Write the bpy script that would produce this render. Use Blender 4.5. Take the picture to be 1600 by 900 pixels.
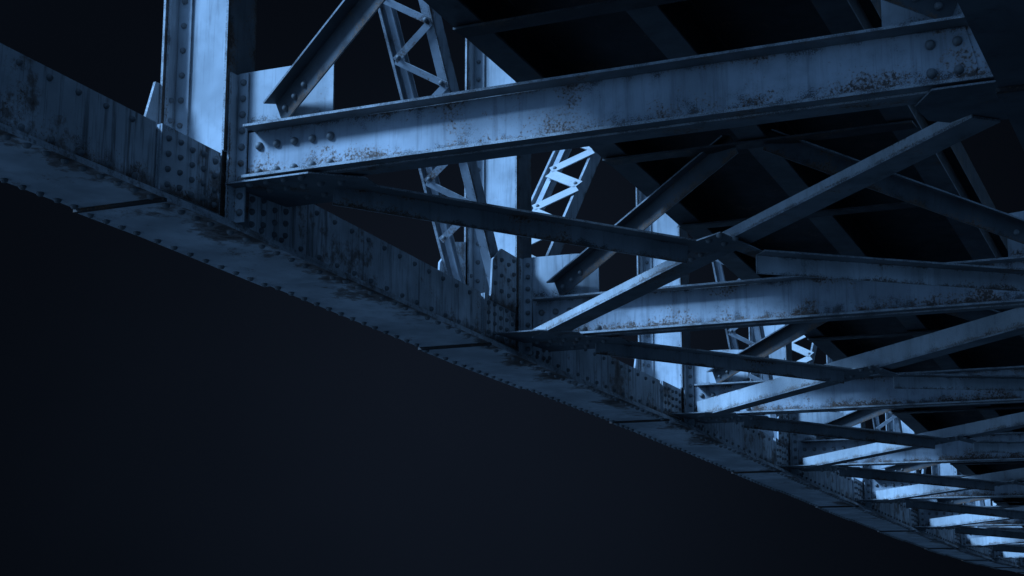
import bpy, bmesh, math, random
from mathutils import Vector, Matrix
random.seed(7)
for o in list(bpy.data.objects): bpy.data.objects.remove(o)
sc = bpy.context.scene
COL = sc.collection

# ------------------------------------------------------------------ camera
YAW, PITCH, FPX = -0.450, 0.1854, 2404.3
CAM = Vector((6.503, -8.952, -3.269))
fw = Vector((math.sin(YAW)*math.cos(PITCH), math.cos(YAW)*math.cos(PITCH), math.sin(PITCH)))
rt = Vector((math.cos(YAW), -math.sin(YAW), 0)); up = rt.cross(fw)
cd = bpy.data.cameras.new("camera"); cam = bpy.data.objects.new("camera", cd); COL.objects.link(cam)
cam.matrix_world = Matrix(((rt.x, up.x, -fw.x, CAM.x), (rt.y, up.y, -fw.y, CAM.y), (rt.z, up.z, -fw.z, CAM.z), (0, 0, 0, 1)))
cd.sensor_width = 36; cd.lens = FPX/1600*36; cd.clip_end = 3000; cd.clip_start = 0.1
sc.camera = cam

# ------------------------------------------------------------------ world: deep blue night sky, paler towards the side behind the viewer
LDIR = Vector((-0.56, -0.56, 0.61)).normalized()        # where the light comes from
w = bpy.data.worlds.new("World"); sc.world = w; w.use_nodes = True
nt = w.node_tree; nt.nodes.clear()
def N(t, typ, **k):
    n = t.nodes.new(typ)
    for a, b in k.items(): setattr(n, a, b)
    return n
out = N(nt, 'ShaderNodeOutputWorld'); bg = N(nt, 'ShaderNodeBackground')
tc = N(nt, 'ShaderNodeTexCoord')
def lobe(d, power, col, strength):
    dot = N(nt, 'ShaderNodeVectorMath', operation='DOT_PRODUCT'); nt.links.new(tc.outputs['Generated'], dot.inputs[0])
    dot.inputs[1].default_value = Vector(d).normalized()
    mx = N(nt, 'ShaderNodeMath', operation='MAXIMUM'); nt.links.new(dot.outputs['Value'], mx.inputs[0]); mx.inputs[1].default_value = 0
    pw = N(nt, 'ShaderNodeMath', operation='POWER'); nt.links.new(mx.outputs[0], pw.inputs[0]); pw.inputs[1].default_value = power
    m = N(nt, 'ShaderNodeVectorMath', operation='SCALE'); m.inputs[0].default_value = [c*strength for c in col]
    nt.links.new(pw.outputs[0], m.inputs['Scale']); return m.outputs[0]
def addv(a, b):
    m = N(nt, 'ShaderNodeVectorMath', operation='ADD'); nt.links.new(a, m.inputs[0]); nt.links.new(b, m.inputs[1]); return m.outputs[0]
base = N(nt, 'ShaderNodeVectorMath', operation='ADD'); base.inputs[0].default_value = (0.0012, 0.0019, 0.0034); base.inputs[1].default_value = (0, 0, 0)
v = base.outputs[0]
v = addv(v, lobe((-0.46, 0.88, 0.10), 34, (0.0027, 0.0042, 0.0080), 1.0))      # faint glow beyond the bridge
v = addv(v, lobe(LDIR, 4.5, (0.20, 0.47, 1.0), 1.35))                         # the bright side of the sky
v = addv(v, lobe((0.66, -0.74, 0.06), 3.0, (0.17, 0.42, 0.88), 0.38))
cn = N(nt, 'ShaderNodeTexNoise'); cn.inputs['Scale'].default_value = 2.2; cn.inputs['Detail'].default_value = 4; nt.links.new(tc.outputs['Generated'], cn.inputs['Vector'])
cm = N(nt, 'ShaderNodeMapRange'); cm.inputs[1].default_value = .3; cm.inputs[2].default_value = .7; cm.inputs[3].default_value = .80; cm.inputs[4].default_value = 1.15; nt.links.new(cn.outputs['Fac'], cm.inputs[0])
cs = N(nt, 'ShaderNodeVectorMath', operation='SCALE'); nt.links.new(v, cs.inputs[0]); nt.links.new(cm.outputs[0], cs.inputs['Scale']); v = cs.outputs[0]
nt.links.new(v, bg.inputs['Color']); bg.inputs['Strength'].default_value = 1.0
nt.links.new(bg.outputs[0], out.inputs['Surface'])

sd = bpy.data.lights.new("sun", 'SUN'); sd.energy = 5.0; sd.angle = math.radians(12); sd.color = (0.27, 0.55, 1.0)
so = bpy.data.objects.new("sun", sd); COL.objects.link(so); so.rotation_euler = LDIR.to_track_quat('Z', 'Y').to_euler()
sc.view_settings.view_transform = 'Standard'; sc.view_settings.look = 'None'; sc.view_settings.gamma = 1; sc.view_settings.exposure = 0.25

# ------------------------------------------------------------------ materials
def steel(name, paint=(0.34, 0.38, 0.42), grime=0.5, rust=0.5, dust=0.0, streak=0.5, rough=0.55, stain=0.0, edgewear=0.75):
    m = bpy.data.materials.new(name); m.use_nodes = True; t = m.node_tree; L = t.links.new
    b = t.nodes['Principled BSDF']; tcn = N(t, 'ShaderNodeTexCoord'); uv = N(t, 'ShaderNodeUVMap', uv_map='UVMap')
    sep = N(t, 'ShaderNodeSeparateXYZ'); L(uv.outputs[0], sep.inputs[0]); V0 = sep.outputs['Y']
    def noise(scale, det=4, vec=None, rgh=0.6):
        n = N(t, 'ShaderNodeTexNoise'); n.inputs['Scale'].default_value = scale; n.inputs['Detail'].default_value = det; n.inputs['Roughness'].default_value = rgh
        L(vec if vec else tcn.outputs['Object'], n.inputs['Vector']); return n.outputs['Fac']
    def mth(op, a, c=None, d=None, clamp=False):
        n = N(t, 'ShaderNodeMath', operation=op, use_clamp=clamp)
        for i, x in enumerate((a, c, d)):
            if x is None: continue
            if isinstance(x, (int, float)): n.inputs[i].default_value = x
            else: L(x, n.inputs[i])
        return n.outputs[0]
    thin = mth('GREATER_THAN', V0, 1.5)
    V = mth('SUBTRACT', V0, mth('MULTIPLY', thin, 1.5))
    def ss(x, lo, hi):
        n = N(t, 'ShaderNodeMapRange', interpolation_type='SMOOTHSTEP'); L(x, n.inputs[0]); n.inputs[1].default_value = lo; n.inputs[2].default_value = hi; return n.outputs[0]
    def mix(f, a, c):
        n = N(t, 'ShaderNodeMix', data_type='RGBA'); 
        if isinstance(f, float): n.inputs[0].default_value = f
        else: L(f, n.inputs[0])
        for s, x in ((n.inputs[6], a), (n.inputs[7], c)):
            if isinstance(x, tuple): s.default_value = (*x, 1)
            else: L(x, s)
        return n.outputs[2]
    mp = N(t, 'ShaderNodeMapping'); mp.inputs['Scale'].default_value = (14, 14, 0.9); L(tcn.outputs['Object'], mp.inputs['Vector'])
    st = noise(1.0, 5, mp.outputs[0], 0.65)
    mp2 = N(t, 'ShaderNodeMapping'); mp2.inputs['Scale'].default_value = (45, 45, 2.2); L(tcn.outputs['Object'], mp2.inputs['Vector'])
    st2 = noise(1.0, 3, mp2.outputs[0], 0.6)
    big = noise(1.3, 3); med = noise(6, 5); fine = noise(120, 3, None, 0.75); vf = noise(140, 2, None, 0.7)
    lite = tuple(min(1, c*1.22) for c in paint); dark = tuple(c*0.70 for c in paint)
    col = mix(ss(big, 0.3, 0.7), dark, lite)
    col = mix(mth('MULTIPLY', ss(med, 0.42, 0.66), 0.35), col, tuple(c*0.62 for c in paint))
    # run-down streaks (upright faces only)
    gm = N(t, 'ShaderNodeNewGeometry'); gs = N(t, 'ShaderNodeSeparateXYZ'); L(gm.outputs['True Normal'], gs.inputs[0])
    upr = mth('SUBTRACT', 1.0, mth('ABSOLUTE', gs.outputs['Z']), clamp=True)
    col = mix(mth('MULTIPLY', ss(st, 0.50, 0.68), mth('MULTIPLY', upr, streak)), col, (0.075, 0.070, 0.070))
    col = mix(mth('MULTIPLY', ss(st2, 0.55, 0.75), mth('MULTIPLY', upr, streak*0.7)), col, (0.10, 0.095, 0.10))
    # edge bias: grime and corrosion gather on the lower rim, some under the upper rim
    lowrim = mth('POWER', mth('SUBTRACT', 1.0, V, clamp=True), 3.0)
    toprim = mth('POWER', V, 7.0)
    edge = mth('ADD', mth('MULTIPLY', lowrim, 0.20), mth('MULTIPLY', toprim, 0.13))
    g = mth('ADD', mth('MULTIPLY', med, 0.55), mth('ADD', mth('MULTIPLY', fine, 0.45), edge))
    lo = 0.74 - 0.16*grime
    col = mix(mth('MULTIPLY', ss(g, lo, lo+0.07), 0.85), col, (0.050, 0.042, 0.040))
    pit = mth('ADD', mth('MULTIPLY', noise(3.2, 4), 0.5), mth('ADD', mth('MULTIPLY', noise(48, 5, None, 0.75), 0.5), mth('MULTIPLY', edge, 0.7)))
    lo2 = 0.70 - 0.13*rust
    halo = ss(pit, lo2-0.05, lo2+0.02); core = ss(pit, lo2, lo2+0.03)
    col = mix(mth('MULTIPLY', halo, 0.6), col, (0.26, 0.125, 0.055))
    col = mix(mth('MULTIPLY', core, 0.8), col, (0.055, 0.038, 0.032))
    if stain > 0:
        rim = mth('ADD', mth('MULTIPLY', lowrim, 0.62), mth('MULTIPLY', med, 0.5))
        col = mix(mth('MULTIPLY', ss(rim, 0.52, 0.78), mth('MULTIPLY', upr, 0.85)), col, (0.075, 0.042, 0.028))
        sn = mth('ADD', mth('MULTIPLY', noise(1.7, 3), 0.6), mth('MULTIPLY', noise(9, 5, None, 0.7), 0.4))
        sn = mth('ADD', sn, mth('MULTIPLY', mth('MULTIPLY', mth('SUBTRACT', V, 0.62), 0.55), mth('SUBTRACT', 1.0, upr)))
        col = mix(mth('MULTIPLY', ss(sn, 0.52, 0.60), stain), col, (0.14, 0.078, 0.045))
        col = mix(mth('MULTIPLY', ss(sn, 0.60, 0.66), stain), col, (0.07, 0.038, 0.024))
    if dust > 0:
        sp = mth('ADD', mth('MULTIPLY', vf, 0.7), mth('MULTIPLY', med, 0.3))
        col = mix(mth('MULTIPLY', ss(sp, 0.44, 0.56), dust), col, (0.62, 0.62, 0.60))
        col = mix(mth('MULTIPLY', ss(fine, 0.58, 0.66), dust), col, (0.07, 0.065, 0.07))
    wear = mix(ss(mth('ADD', mth('MULTIPLY', fine, 0.6), mth('MULTIPLY', med, 0.4)), 0.44, 0.58), (0.52, 0.54, 0.56), (0.12, 0.11, 0.11))
    col = mix(mth('MULTIPLY', thin, edgewear), col, wear)
    L(col, b.inputs['Base Color'])
    L(mth('ADD', rough-0.1, mth('MULTIPLY', med, 0.35)), b.inputs['Roughness'])
    b.inputs['Specular IOR Level'].default_value = 0.35
    bp = N(t, 'ShaderNodeBump'); bp.inputs['Strength'].default_value = 0.35; bp.inputs['Distance'].default_value = 0.006
    L(mth('SUBTRACT', mth('ADD', mth('MULTIPLY', med, 0.6), mth('MULTIPLY', fine, 0.35)), mth('MULTIPLY', core, 0.4)), bp.inputs['Height'])
    L(bp.outputs[0], b.inputs['Normal'])
    return m
M_POST  = steel('painted_steel', (0.48, 0.51, 0.54), 0.45, 0.22, 0.0, 0.38)
M_BEAM  = steel('pitted_painted_steel', (0.40, 0.43, 0.47), 0.80, 0.55, 0.0, 0.34)
M_CHORD = steel('streaked_steel', (0.62, 0.66, 0.70), 0.50, 0.35, 0.0, 0.80, 0.55, 0.75, 0.35)
M_DIAG  = steel('dusty_steel', (0.46, 0.48, 0.50), 0.55, 0.45, 0.35, 0.25)
M_GAP  = steel('gap_shadow_steel', (0.035, 0.028, 0.025), 0.8, 0.8, 0.0, 0.0, edgewear=0.0)  # near-black colour stands in for the shadow gap at the cover plates
M_PALE  = steel('lit_bracing_steel', (0.60, 0.63, 0.66), 0.7, 0.4, 0.15, 0.25)  # lighter copy for the lit half of the falling braces, light painted in
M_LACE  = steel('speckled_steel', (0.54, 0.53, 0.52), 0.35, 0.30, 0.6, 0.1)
M_MID   = steel('shaded_bracing_steel', (0.27, 0.29, 0.31), 0.7, 0.5, 0.0, 0.3)  # darker copy for the unlit half of the falling braces, shade painted in
M_DARK  = steel('shaded_dark_steel', (0.085, 0.092, 0.10), 0.8, 0.45, 0.0, 0.6, edgewear=0.5)  # darker copy: shade on the far truss and sway braces is painted in
M_DARK2 = steel('shaded_flange_steel', (0.17, 0.18, 0.19), 0.8, 0.7, 0.0, 0.5)  # darker copy: shade on flanges, flat legs and bracing plates is painted in
M_RIVET = steel('rivet_steel', (0.20, 0.205, 0.21), 0.5, 0.5, 0.0, 0.0, 0.45)
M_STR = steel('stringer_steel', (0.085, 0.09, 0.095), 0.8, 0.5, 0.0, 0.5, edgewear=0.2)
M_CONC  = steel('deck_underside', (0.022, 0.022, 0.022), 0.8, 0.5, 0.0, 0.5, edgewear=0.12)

# ------------------------------------------------------------------ mesh helper
class MB:
    def __init__(s): s.v = []; s.f = []; s.uv = []; s.mi = []; s.sm = []
    def face(s, pts, uvs, mi=0, smooth=False):
        i = len(s.v); s.v += [tuple(p) for p in pts]; s.f.append(tuple(range(i, i+len(pts)))); s.uv += list(uvs); s.mi.append(mi); s.sm.append(smooth)
    def bar(s, p, q, side, u0, u1, v0, v1, mi=0):
        """box along p->q; 'side' gives the sideways axis (u); v axis is the remaining one, turned upwards"""
        p = Vector(p); q = Vector(q); d = (q-p); ln = d.length; d = d/ln
        a = Vector(side); a = (a - d*a.dot(d)).normalized(); b = d.cross(a)
        if b.z < 0 or (abs(b.z) < 1e-6 and b.y < 0): b = -b
        P = lambda e, u, v_: (p, q)[e] + a*u + b*v_
        c = {(e, i, j): P(e, (u0, u1)[i], (v0, v1)[j]) for e in (0, 1) for i in (0, 1) for j in (0, 1)}
        of = p.dot(Vector((1, 1, 1)))
        e0, e1 = (0, 1) if v1-v0 > .03 else (2, 2)
        g0, g1 = (.3, .8) if u1-u0 > .03 else (2, 2)
        h0, h1 = (.2, .8) if min(v1-v0, u1-u0) > .03 else (2, 2)
        for i in (0, 1): s.face([c[0, i, 0], c[1, i, 0], c[1, i, 1], c[0, i, 1]], [(of, e0), (of+ln, e0), (of+ln, e1), (of, e1)], mi)
        for j in (0, 1): s.face([c[0, 0, j], c[1, 0, j], c[1, 1, j], c[0, 1, j]], [(of, g0), (of+ln, g0), (of+ln, g1), (of, g1)], mi)
        for e in (0, 1): s.face([c[e, 0, 0], c[e, 1, 0], c[e, 1, 1], c[e, 0, 1]], [(of, h0), (of+.1, h0), (of+.1, h1), (of, h1)], mi)
    def plate(s, poly, n, th, mi=0, flip=False):
        """polygon extruded by th along n; uv v from height"""
        n = Vector(n).normalized(); poly = [Vector(p) for p in poly]
        zs = [p.z for p in poly]; z0, z1 = min(zs), max(zs); flat = (z1-z0) < 0.06 or flip
        g = lambda p: (p.x+p.y, 0.5 if flat else (p.z-z0)/(z1-z0))
        A = [p for p in poly]; B = [p + n*th for p in poly]
        s.face(A, [g(p) for p in A], mi); s.face(B[::-1], [g(p) for p in B[::-1]], mi)
        for i in range(len(A)):
            j = (i+1) % len(A); s.face([A[i], A[j], B[j], B[i]], [(0, 2), (1, 2), (1, 2), (0, 2)], mi)
    def rivet(s, c, n, r=0.03, h=0.022, mi=1, seg=10):
        c = Vector(c); n = Vector(n).normalized(); t = n.orthogonal().normalized(); b = n.cross(t)
        r *= random.uniform(.98, 1.12); h *= 1.35
        rings = [(1.0, 0.0), (0.93, 0.45), (0.62, 0.85)]
        R = [[c + (t*math.cos(2*math.pi*k/seg) + b*math.sin(2*math.pi*k/seg))*r*a + n*h*z for k in range(seg)] for a, z in rings]
        i0 = len(s.v)
        for ring in R: s.v += [tuple(p) for p in ring]
        s.v.append(tuple(c + n*h)); top = len(s.v)-1
        for q in range(2):
            for k in range(seg):
                k2 = (k+1) % seg
                s.f.append((i0+q*seg+k, i0+q*seg+k2, i0+(q+1)*seg+k2, i0+(q+1)*seg+k)); s.uv += [(0, .5)]*4; s.mi.append(mi); s.sm.append(True)
        for k in range(seg):
            s.f.append((i0+2*seg+k, i0+2*seg+(k+1) % seg, top)); s.uv += [(0, .5)]*3; s.mi.append(mi); s.sm.append(True)
    def build(s, name, mat, parent=None, label=None):
        me = bpy.data.meshes.new(name); me.from_pydata(s.v, [], s.f); me.materials.append(mat); me.materials.append(M_RIVET); me.materials.append(M_DARK2)
        l = me.uv_layers.new(name='UVMap')
        for i, u in enumerate(s.uv): l.data[i].uv = u
        for i, p in enumerate(me.polygons): p.material_index = s.mi[i]; p.use_smooth = s.sm[i]
        bm = bmesh.new(); bm.from_mesh(me); bmesh.ops.recalc_face_normals(bm, faces=bm.faces); bm.to_mesh(me); bm.free()
        o = bpy.data.objects.new(name, me); COL.objects.link(o)
        if parent: o.parent = parent
        if label: o['label'] = label
        return o

# ------------------------------------------------------------------ measurements of the bridge (metres)
NP = 15; PL = 5.0; H = 0.405
ZT = [0, -0.482, -0.808, -1.149, -1.45, -1.80, -2.10, -2.33, -2.50, -2.63, -2.75, -2.86, -2.96, -3.05, -3.12, -3.18]   # top of each cross beam
ZB = [-0.71, -1.05, -1.33, -1.68, -2.01, -2.32, -2.60, -2.82, -2.98, -3.11, -3.23, -3.34, -3.44, -3.53, -3.60, -3.66]  # chord underside
ZC = [-0.205, -0.585, -0.875, -1.20, -1.53, -1.85, -2.14, -2.36, -2.52, -2.65, -2.77, -2.88, -2.98, -3.07, -3.14, -3.20] # chord top rim
ZBm, ZCm = -0.47, 0.12
def lin(tab, m, Y):
    k = Y/PL
    if k < 0: return tab[0] + (m-tab[0])*(-k)
    i = min(int(k), len(tab)-2); return tab[i] + (tab[i+1]-tab[i])*(k-i)
zb = lambda Y: lin(ZB, ZBm, Y)
zc = lambda Y: lin(ZC, ZCm, Y)
S = 5.30                                        # the far truss is the near one mirrored about X = S/2
deckz = lambda Y: 0.93 - 0.10*Y                 # underside of the stringers
topz = lambda Y: 5.6 - 0.10*Y

bridge = bpy.data.objects.new('steel_truss_bridge', None); COL.objects.link(bridge); bridge.location = (0, 0, 0)
bridge['label'] = 'riveted steel truss bridge with blue-lit weathered beams, seen from below at night'
bridge['category'] = 'bridge'

def mirror(side):
    return (lambda x: x) if side == 0 else (lambda x: S - x)

# ------------------------------------------------------------------ bottom chords
def chord(side):
    mx = mirror(side); sg = 1 if side == 0 else -1
    root = None
    for k in range(-1, NP-1):
        Y0, Y1 = k*PL, (k+1)*PL
        m = MB()
        for xa, xb, ya, yb in ((-0.275, -0.26, Y1-0.80, Y1-0.60), (-0.24, -0.22, Y0+0.02, Y1-0.735), (-0.24, -0.22, Y1-0.695, Y1+0.0), (-0.79, -0.77, Y0, Y1)):
            xa, xb = sorted((mx(xa), mx(xb)))
            m.plate([(xb, ya, zb(ya)+.012), (xb, yb, zb(yb)+.012), (xb, yb, zc(yb)), (xb, ya, zc(ya))], (-1, 0, 0), xb-xa)
        # splice plate beside the post, standing proud
        ya, yb = Y1-0.69, Y1-0.013
        m.plate([(mx(-.2), ya, zb(ya)+.05), (mx(-.2), yb, zb(yb)+.05), (mx(-.2), yb, zc(yb)+.004), (mx(-.2), ya, zc(ya)+.004)], (-sg, 0, 0), .0175)
        # top angles inside, bottom flange angle
        for Ya, Yb in ((Y0, Y1),):
            m.bar((mx(-.22), Ya, zb(Ya)), (mx(-.22), Yb, zb(Yb)), (sg, 0, 0), 0.003, 0.085, -0.012, 0.012)
            m.bar((mx(-.79), Ya, zb(Ya)), (mx(-.79), Yb, zb(Yb)), (-sg, 0, 0), 0.003, 0.085, -0.012, 0.012)
            m.bar((mx(-.505), Ya, zb(Ya)), (mx(-.505), Yb, zb(Yb)), (1, 0, 0), -0.385, 0.385, -0.036, -0.014)   # bottom plate
            m.bar((mx(-.245), Ya, zc(Ya)-.02), (mx(-.245), Yb, zc(Yb)-.02), (-sg, 0, 0), 0.0, 0.09, -0.01, 0.008)
            m.bar((mx(-.765), Ya, zc(Ya)-.02), (mx(-.765), Yb, zc(Yb)-.02), (sg, 0, 0), 0.0, 0.09, -0.01, 0.008)
        # rivets: rim rows
        y = Y0+0.5
        far = k > 7
        n = Vector((sg, 0, 0))
        step = 0.27 if not far else 0.5
        while y < Y1-0.75:
            m.rivet((mx(-.22), y, zc(y)-.065), n, .022); m.rivet((mx(-.22), y+.05, zb(y+.05)+.075), n, .022); y += step
        if not far:
            for c in range(5):
                for r_ in range(4):
                    yy = Y1-0.62+c*.135; off = .03*(c % 2)
                    z0 = zb(yy)+.10; z1 = zc(yy)-.05
                    m.rivet((mx(-.2), yy, z0+(z1-z0)*(r_+off*4)/3.3), n, .022)
            if k+1 < NP and k >= -1:
                pass
            for c in range(4):                                   # rivets past the post
                for r_ in range(4):
                    yy = Y0+0.42+c*.15
                    z0 = zb(yy)+.09; z1 = zc(yy)-.08
                    m.rivet((mx(-.22), yy, z0+(z1-z0)*(r_+(c % 2)*.35)/3.4), n, .024)
            y = Y0+.1
            while y < Y1:                                        # underside rows
                for xx in (-.17, -.84): (side == 0) and m.rivet((mx(xx), y, zb(y)-.036-(.018 if (y-Y0 < 1.6 or y > Y1-.72) else 0)), (0, 0, -1), .027, .022, seg=8)
                y += 0.2 if k % 2 == 0 else .17
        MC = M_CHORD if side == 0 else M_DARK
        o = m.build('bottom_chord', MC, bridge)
        # cover plate beneath the joint
        c = MB(); ya, yb = Y1-.72, Y1+1.6
        if k == NP-2: yb = Y1
        ym = Y1
        for a_, b_ in ((ya, ym), (ym, yb)):
            if b_ > a_: c.bar((mx(-.505), a_, zb(a_)), (mx(-.505), b_, zb(b_)), (1, 0, 0), -0.405, 0.405, -0.056 if k < 1 else -.046, -0.037)
        c.build('cover_plate', MC, o)
        f_ = MB(); f_.bar((mx(-.505), ya-.035, zb(ya-.035)), (mx(-.505), ya-.001, zb(ya-.001)), (1, 0, 0), -0.400, 0.400, -0.062, -0.0375)  # dark strip added to draw the shadow line where the cover plate starts
        f_.build('gap_shadow_strip', M_GAP, o)
for sd_ in (0, 1): chord(sd_)

# ------------------------------------------------------------------ posts
def post(side, k):
    mx = mirror(side); sg = 1 if side == 0 else -1; Y = k*PL
    m = MB(); zt = topz(Y); z0 = zb(Y)+.02
    ylo, yhi = Y-0.01, Y+0.35
    def vb(x0, x1, y0, y1, za=z0, zz=zt, mi=0):
        x0, x1 = sorted((mx(x0), mx(x1)))
        m.bar(((x0+x1)/2, (y0+y1)/2, za), ((x0+x1)/2, (y0+y1)/2, zz), (1, 0, 0), -(x1-x0)/2, (x1-x0)/2, -(y1-y0)/2, (y1-y0)/2, mi)
    vb(-0.198, -0.178, ylo, yhi, zc(Y)+.03, zt, 2); vb(-0.2175, -0.1985, Y+.0, yhi, z0, zc(Y)+.03, 2)                       # inner flange plate
    vb(-0.790+.002, -0.768, Y-0.01, Y+0.35, zc(Y)+.02, zt, 2) # outer flange plate
    vb(-0.76, -0.205, Y+.150, Y+.168)                  # web plate
    vb(-0.766, -0.63, Y+.130, Y+.146); vb(-0.295, -0.203, Y+.130, Y+.146)      # angle legs against the web
    vb(-0.766, -0.750, Y+.02, Y+.129); 
    vb(-0.766, -0.64, Y+.172, Y+.186); vb(-0.32, -0.2, Y+.172, Y+.186)
    far = k > 6
    z = z0+.2; j = 0
    while z < min(zt, z0+4.5) and not far:
        m.rivet((mx(-.695), Y+.130, z), (0, -1, 0), .024); m.rivet((mx(-.245), Y+.130, z+.05), (0, -1, 0), .014, .010)
        z += .2
    if not far:
        for zz in (.14, .30, -.05): m.rivet((mx(-.75), Y+.07, ZT[k]+zz), (sg, 0, 0), .02)
        for q in range(5):
            m.rivet((mx(-.198), Y+.07, z0+.08+q*.09), (sg, 0, 0), .02)
    o = m.build('post', M_POST, bridge)
    # angle riveted to the post that carries the cross beam and its gusset
    a = MB()
    def ab(x0, x1, y0, y1, za, zz):
        x0, x1 = sorted((mx(x0), mx(x1)))
        a.bar(((x0+x1)/2, (y0+y1)/2, za), ((x0+x1)/2, (y0+y1)/2, zz), (1, 0, 0), -(x1-x0)/2, (x1-x0)/2, -(y1-y0)/2, (y1-y0)/2)
    zlo = zb(Y+.14)+.016
    ab(-.176, -.075, Y+.128, Y+.143, zlo, ZT[k]+.44)
    ab(-.176, -.160, Y+.03, Y+.127, zlo, ZT[k]+.43)
    z = ZT[k]+.37
    while z > zlo+.05:
        if k <= 7: a.rivet((mx(-.115), Y+.128, z), (0, -1, 0), .026)
        z -= .125
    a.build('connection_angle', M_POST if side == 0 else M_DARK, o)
    # gusset plates in the truss plane
    g = MB()
    if k % 2 == 1:
        inner = [(-.62, zc(Y-.62)-.05), (-.58, ZT[k]-.04), (-.544, ZT[k]+.317), (-.343, ZT[k]+.46), (-.012, ZT[k]+.435)]
        g.plate([(mx(-.205), Y+a_, b_) for a_, b_ in [(-.62, zc(Y-.62)-.05)] + inner[1:] + [(-.012, zc(Y)-.05)]], (sg, 0, 0), .02)
        g.plate([(mx(-.205), Y+a_, b_) for a_, b_ in [(.352, zc(Y+.35)-.05), (.352, ZT[k]+.42), (.85, ZT[k]+.30), (1.05, zc(Y+1.05)+.02), (1.05, zc(Y+1.05)-.05)]], (sg, 0, 0), .02)
        g.plate([(mx(-.768), Y+a_, b_) for a_, b_ in [(-.62, zc(Y-.62)-.08), (-.58, ZT[k]+.23), (-.57, ZT[k]+.33), (-.27, ZT[k]+.60), (.27, ZT[k]+.70), (.34, ZT[k]+.3), (.6, zc(Y+.6)-.08)]], (-sg, 0, 0), .02)
        if not far:
            for (a_, b_) in ((-.50, -.10), (-.50, .08), (-.50, .24), (-.36, .02), (-.36, .18), (-.36, .34), (-.2, .0), (-.2, .16), (-.2, .32), (-.08, .08), (-.08, .24), (-.08, .38)):
                g.rivet((mx(-.185), Y+a_, ZT[k]+b_), (sg, 0, 0), .022)
    else:
        g.plate([(mx(-.792), Y+a_, b_) for a_, b_ in [(-.20, zc(Y-.2)-.08), (-.17, ZT[k]+.08), (-.06, ZT[k]+.42), (.40, ZT[k]+.42), (.6, zc(Y+.6)-.08)]], (-sg, 0, 0), .022)
    g.build('gusset_plate', M_POST if k % 2 == 0 else M_CHORD, o)
for sd_ in (0, 1):
    for k in range(NP-1): post(sd_, k)

# ------------------------------------------------------------------ laced diagonals
def laced(side, k, dirn):
    mx = mirror(side); sg = 1 if side == 0 else -1; Y = k*PL; z0 = ZT[k]
    if dirn < 0:  p = Vector((0, Y-.53, z0+.352)); d = Vector((0, -1.326, 2.201)).normalized(); t = (topz(Y-3.5)-p.z)/d.z; nrm = Vector((0, -d.z, d.y)); off = 0
    else:         p = Vector((0, Y+.841, z0+.596)); d = Vector((0, 1.338, 1.548)).normalized(); t = (topz(Y+4.5)-p.z)/d.z; nrm = Vector((0, -d.z, d.y)); off = 0
    back = -Vector((0, -d.z, d.y)) if Vector((0, -d.z, d.y)).y < 0 else Vector((0, -d.z, d.y))
    face = -back                                     # the laced face looks towards -Y
    a = p - d*(0.62 if dirn < 0 else 0.95); b = p + d*t
    m = MB(); dep = .20
    for xw, xi in ((-.222, -1), (-.768, 1)):
        def B(x0, x1, f0, f1):
            # x extents, depth extents measured back from the laced face
            x0, x1 = sorted((mx(x0), mx(x1))); 
            A_ = Vector((x0, a.y, a.z)); B_ = Vector((x0, b.y, b.z))
            ax = Vector((1, 0, 0)); bb = d.cross(ax)
            if bb.z < 0 or (abs(bb.z) < 1e-6 and bb.y < 0): bb = -bb
            s_ = bb.dot(back); v0, v1 = sorted((f0*s_, f1*s_))
            m.bar(A_, B_, ax, 0, x1-x0, v0, v1)
        B(xw, xw-.016*(1 if xi < 0 else -1), 0, dep)                       # web
        if xi < 0:
            wl = .095 if dirn < 0 else .03
            B(xw-.017, xw-wl, 0, .014); B(xw-.017, xw-.09, dep-.014, dep)
        else:
            B(xw+.001, xw+.028, -.003, .014); B(xw+.065, xw+.13, .03, .044); B(xw+.065, xw+.08, .045, .10); B(xw+.017, xw+.09, dep-.014, dep)
    o = m.build('laced_diagonal', M_BEAM if dirn < 0 else M_POST, bridge)
    L_ = (b-a).length; s0 = .87 if dirn < 0 else .80; xs = (-.29, -.70); i = 0
    x_in, x_out = (mx(-.28), mx(-.665)) if dirn < 0 else (mx(-.25), mx(-.615)); hw = .034 if dirn < 0 else .068; bl = .25 if dirn < 0 else .25
    while s0+.34 < L_ and i < 24:
        c = MB()
        xa, xb = ((x_in, x_out) if (i + (dirn < 0)) % 2 == 0 else (x_out, x_in))
        P = a + d*s0 + face*.014; Q = a + d*(s0+bl) + face*.014
        P = Vector((xa, P.y, P.z)); Q = Vector((xb, Q.y, Q.z)); dr = (Q-P).normalized(); wv = dr.cross(face).normalized()
        P -= dr*.05; Q += dr*.05
        c.plate([P-wv*hw, Q-wv*hw, Q+wv*hw, P+wv*hw], face, .012)
        if k < 5:
            c.rivet(P+dr*.05+face*.012, face, .022, .016); 
        c.build('lacing_bar', M_LACE if dirn > 0 else M_BEAM, o)
        s0 += .31 if dirn < 0 else .37; i += 1
for k in range(1, NP-1, 2):
    laced(0, k, -1); laced(0, k, 1)
    if k < 4: laced(1, k, -1); laced(1, k, 1)

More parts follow.
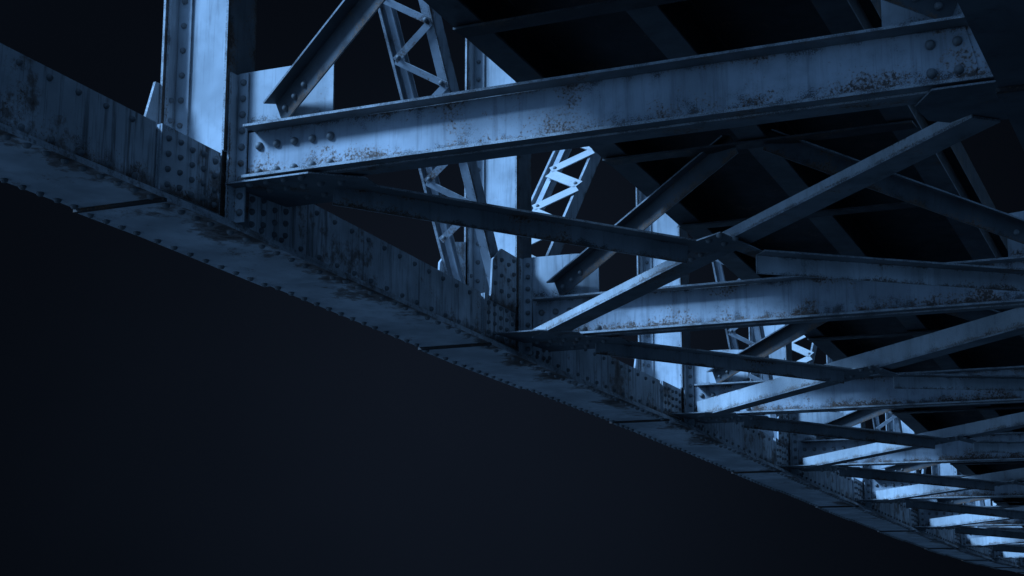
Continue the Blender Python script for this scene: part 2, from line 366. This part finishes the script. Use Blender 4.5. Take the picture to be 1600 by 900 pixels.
# ------------------------------------------------------------------ cross beams with their gussets
def cross_beam(k):
    Y = k*PL; zt = ZT[k]; m = MB(); X0, X1 = -.07, 5.37
    def hb(x0, x1, y0, y1, za, zz, mi=0): m.bar((x0, Y+(y0+y1)/2, 0), (x1, Y+(y0+y1)/2, 0), (0, 1, 0), -(y1-y0)/2, (y1-y0)/2, za, zz, mi)
    hb(X0, X1, .150, .168, zt-H+.02, zt-.02)                 # web
    hb(-.02, X1-.05, 0.0, .148, zt-.018, zt, 2); hb(-.02, X1-.05, .170, .32, zt-.018, zt, 2)         # top angles
    hb(-.02, X1-.05, 0.0, .148, zt-H, zt-H+.020, 2); hb(-.02, X1-.05, .170, .34, zt-H, zt-H+.020, 2)   # bottom angles
    hb(-.02, 4.95, .10, .155, zt-H-.016, zt-H-.002, 2)
    if k <= 7:
        for c in range(5):
            for zz in (-.135, -.335): m.rivet((.03+c*.155, Y+.150, zt+zz+.02*0), (0, -1, 0), .030, .026, seg=12)
        for c in range(2):
            for zz in (-.13, -.31): m.rivet((4.92+c*.16, Y+.140, zt+zz+.02), (0, -1, 0), .030, .026, seg=12)
    o = m.build('cross_beam', M_BEAM, bridge)
    e = MB(); e.plate([(4.84, Y+.149, zt-.37), (5.15, Y+.149, zt-.37), (5.19, Y+.149, zt-.28), (5.16, Y+.149, zt-.15), (5.13, Y+.149, zt-.03), (4.84, Y+.149, zt-.03)], (0, -1, 0), .008)
    e.build('end_plate', M_BEAM, o)
    for side in (0, 1):
        mx = mirror(side); g = MB()
        g.plate([(mx(-.17), Y+.146, zt+.002), (mx(.665), Y+.146, zt+.002), (mx(.665), Y+.146, zt+.425), (mx(.40), Y+.146, zt+.447), (mx(-.17), Y+.146, zt+.453)], (0, 1, 0), .016)
        if k <= 6:
            for c in range(2): g.rivet((mx(.35+c*.11), Y+.108, zt+.12+c*.055), (0, -1, 0), .022) if False else None
        g.build('gusset_plate', M_POST, o)
        h_ = MB(); zl = zt-H-.022                                # horizontal plate that takes the bottom bracing
        hh = [(mx(-.16), Y+.0), (mx(.56), Y+.0), (mx(.86), Y+.30), (mx(.80), Y+.62), (mx(.45), Y+.80), (mx(-.16), Y+.80)] if k < NP-2 else [(mx(-.16), Y), (mx(.56), Y), (mx(.56), Y+.3), (mx(-.16), Y+.3)]
        if side == 1: hh = [(mx(-.16), Y+.0), (mx(.36), Y+.0), (mx(.52), Y+.30), (mx(.50), Y+.62), (mx(.30), Y+.80), (mx(-.16), Y+.80)]
        if k > 0 and side == 0: hh = [(mx(-.16), Y-.55), (mx(.30), Y-.55), (mx(.62), Y-.30)] + hh[1:]
        h_.plate([(x, y, zl) for x, y in hh], (0, 0, -1), .012)
        if k <= 6 and side == 0:
            for (xx, yy) in ((.02, .05), (.17, .05), (.32, .05), (.47, .05), (.05, .26), (.2, .26), (.35, .26), (.5, .26), (.65, .3), (.35, .55), (.5, .62), (.2, .55)):
                h_.rivet((mx(xx), Y+yy, zl-.012), (0, 0, -1), .028, .024, seg=8)
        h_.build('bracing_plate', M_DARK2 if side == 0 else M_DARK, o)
for k in range(NP-1): cross_beam(k)

# ------------------------------------------------------------------ bottom lateral bracing (one crossing pair per panel)
def laterals(k):
    z0 = ZT[k]-H-.035; z1 = ZT[k+1]-H-.035; Y0 = k*PL; Y1 = Y0+PL
    Lf, Rn = Vector((.16, Y1-.20, z1-.02)), Vector((5.12, Y0+.66, z0-.02))
    Ln, Rf = Vector((.50, Y0+.46, z0)), Vector((5.05, Y1-.35, z1))
    # member rising to the right: flat leg below, upright leg on the near rim
    d = (Rn-Lf).normalized(); side = Vector((d.y, -d.x, 0)).normalized()
    if side.y > 0: side = -side                       # towards the viewer
    hl = (.23, .085) if k == 0 else ((.22, .20) if k != 2 else (.22, .16))
    m = MB(); m.bar(Lf, Rn, side, -hl[0]+.08, .08, 0, .016, 2); m.bar(Lf, Rn, side, .064, .08, .017, hl[1])
    m.build('lateral_brace', M_DIAG, bridge)
    # member falling to the right: cut at the crossing
    cr = Ln.lerp(Rf, .475);  d2 = (Rf-Ln).normalized(); s2 = Vector((d2.y, -d2.x, 0)).normalized()
    if s2.y > 0: s2 = -s2
    Ln = Ln + Vector((0, 0, .055)); Rf = Rf + Vector((0, 0, .20)); wd = .180 if k == 0 else .165
    for a, b, mt in ((Ln, cr-d2*.11, M_MID), (cr+d2*.48, Rf, M_PALE)):  # same member: left half coloured as shaded, right half as lit
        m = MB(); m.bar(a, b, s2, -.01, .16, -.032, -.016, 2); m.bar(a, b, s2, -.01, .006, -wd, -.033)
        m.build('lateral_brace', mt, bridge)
    p = MB(); t = (cr-Lf).dot(d); cc = Lf + d*t; zz = cc.z-.006
    quad = [cr - d*.36 + side*.07, cr - d2*.02 + side*.12, cr + d*.40 + side*.07, cr + d2*.62 + s2*.02, cr + d2*.62 - s2*.14, cr + d*.10 - side*.20, cr - d*.36 - side*.14]
    p.plate([(q.x, q.y, zz + (q.y-cr.y)*(z1-z0)/5) for q in quad], (0, 0, -1), .010)
    if k < 6:
        for u_ in (-.3, -.15, .2, .36):
            for v_ in (.05, -.09):
                q = cr + d*u_ + side*v_; p.rivet((q.x, q.y, zz-.01 + (q.y-cr.y)*(z1-z0)/5), (0, 0, -1), .028, .022, seg=8)
    p.build('bracing_plate', M_DARK2, bridge)
for k in range(NP-2): laterals(k)

# ------------------------------------------------------------------ sway braces: from the gussets up to the deck
def sway(k, side):
    mx = mirror(side); Y = k*PL; zt = ZT[k]
    a = Vector((mx(.22), Y+.12, zt+.085)); b = Vector((mx(2.50), Y-1.1, deckz(Y-1.1)+.0))
    if side: b.x = 2.80
    d = (b-a).normalized(); back = Vector((0, 1, 0)); back = (back-d*back.dot(d)).normalized()
    sg_ = 1 if side == 0 else -1
    m = MB(); m.bar(a, b, back, -.004, .010, -.095, .095); m.bar(a, b, back, -.11, -.005, .081, .095)
    for q in range(3): m.rivet(a + d*(.10+.15*q) - back*.004 - Vector((-d.z,0,d.x))*sg_*.02, -back, .024)
    m.build('sway_brace', M_DARK, bridge)
for k in range(NP-1):
    sway(k, 0); sway(k, 1)

# ------------------------------------------------------------------ deck: stringers, floor beams, slab
YA, YB = -14.0, 66.0
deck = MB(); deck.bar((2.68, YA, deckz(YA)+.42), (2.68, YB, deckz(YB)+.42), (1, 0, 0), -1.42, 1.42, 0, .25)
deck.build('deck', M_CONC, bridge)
for xc in (1.375, 2.70, 4.00):
    m = MB()
    P, Q = (xc, YA, deckz(YA)), (xc, YB, deckz(YB))
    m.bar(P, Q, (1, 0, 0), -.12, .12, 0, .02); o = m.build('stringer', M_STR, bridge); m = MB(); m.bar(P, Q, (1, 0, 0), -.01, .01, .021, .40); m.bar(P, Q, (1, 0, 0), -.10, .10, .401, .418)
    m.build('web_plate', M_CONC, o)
y = -1.1
while y < YB:
    for dy, lo in ((0, -.012), (2.05, -.01)):
        yy = y+dy; z = deckz(yy)
        for xa, xb in ((1.27, 4.10),):
            m = MB(); m.bar((xa, yy, z+lo), (xb, yy, z+lo), (0, 1, 0), -.10, .10, -.02, -.002)
            m.bar((1.51, yy, z+lo), (3.88, yy, z+lo), (0, 1, 0), -.008, .008, 0, .36) if False else None
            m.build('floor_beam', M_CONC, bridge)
    y += 5.0

# ------------------------------------------------------------------ top chords (above the picture) close the trusses
for side in (0, 1):
    mx = mirror(side); m = MB()
    m.bar((mx(-.49), -.3, topz(-.3)), (mx(-.49), 13*PL+.6, topz(13*PL+.6)), (1, 0, 0), -.32, .32, -.02, .42)
    m.build('top_chord', M_CHORD, bridge)

# ------------------------------------------------------------------ river far below
m = MB(); m.face([(-1500, -1500, -14), (1500, -1500, -14), (1500, 1500, -14), (-1500, 1500, -14)], [(0, 0), (1, 0), (1, 1), (0, 1)])
wm = bpy.data.materials.new('river_water'); wm.use_nodes = True; t = wm.node_tree; b = t.nodes['Principled BSDF']
b.inputs['Base Color'].default_value = (0.009, 0.013, 0.017, 1); b.inputs['Roughness'].default_value = 0.45
n = N(t, 'ShaderNodeTexNoise'); n.inputs['Scale'].default_value = 0.6; n.inputs['Detail'].default_value = 6
tcw = N(t, 'ShaderNodeTexCoord'); t.links.new(tcw.outputs['Object'], n.inputs['Vector'])
bpn = N(t, 'ShaderNodeBump'); bpn.inputs['Distance'].default_value = 0.3; t.links.new(n.outputs['Fac'], bpn.inputs['Height']); t.links.new(bpn.outputs[0], b.inputs['Normal'])
o = m.build('water', wm); o['kind'] = 'structure'
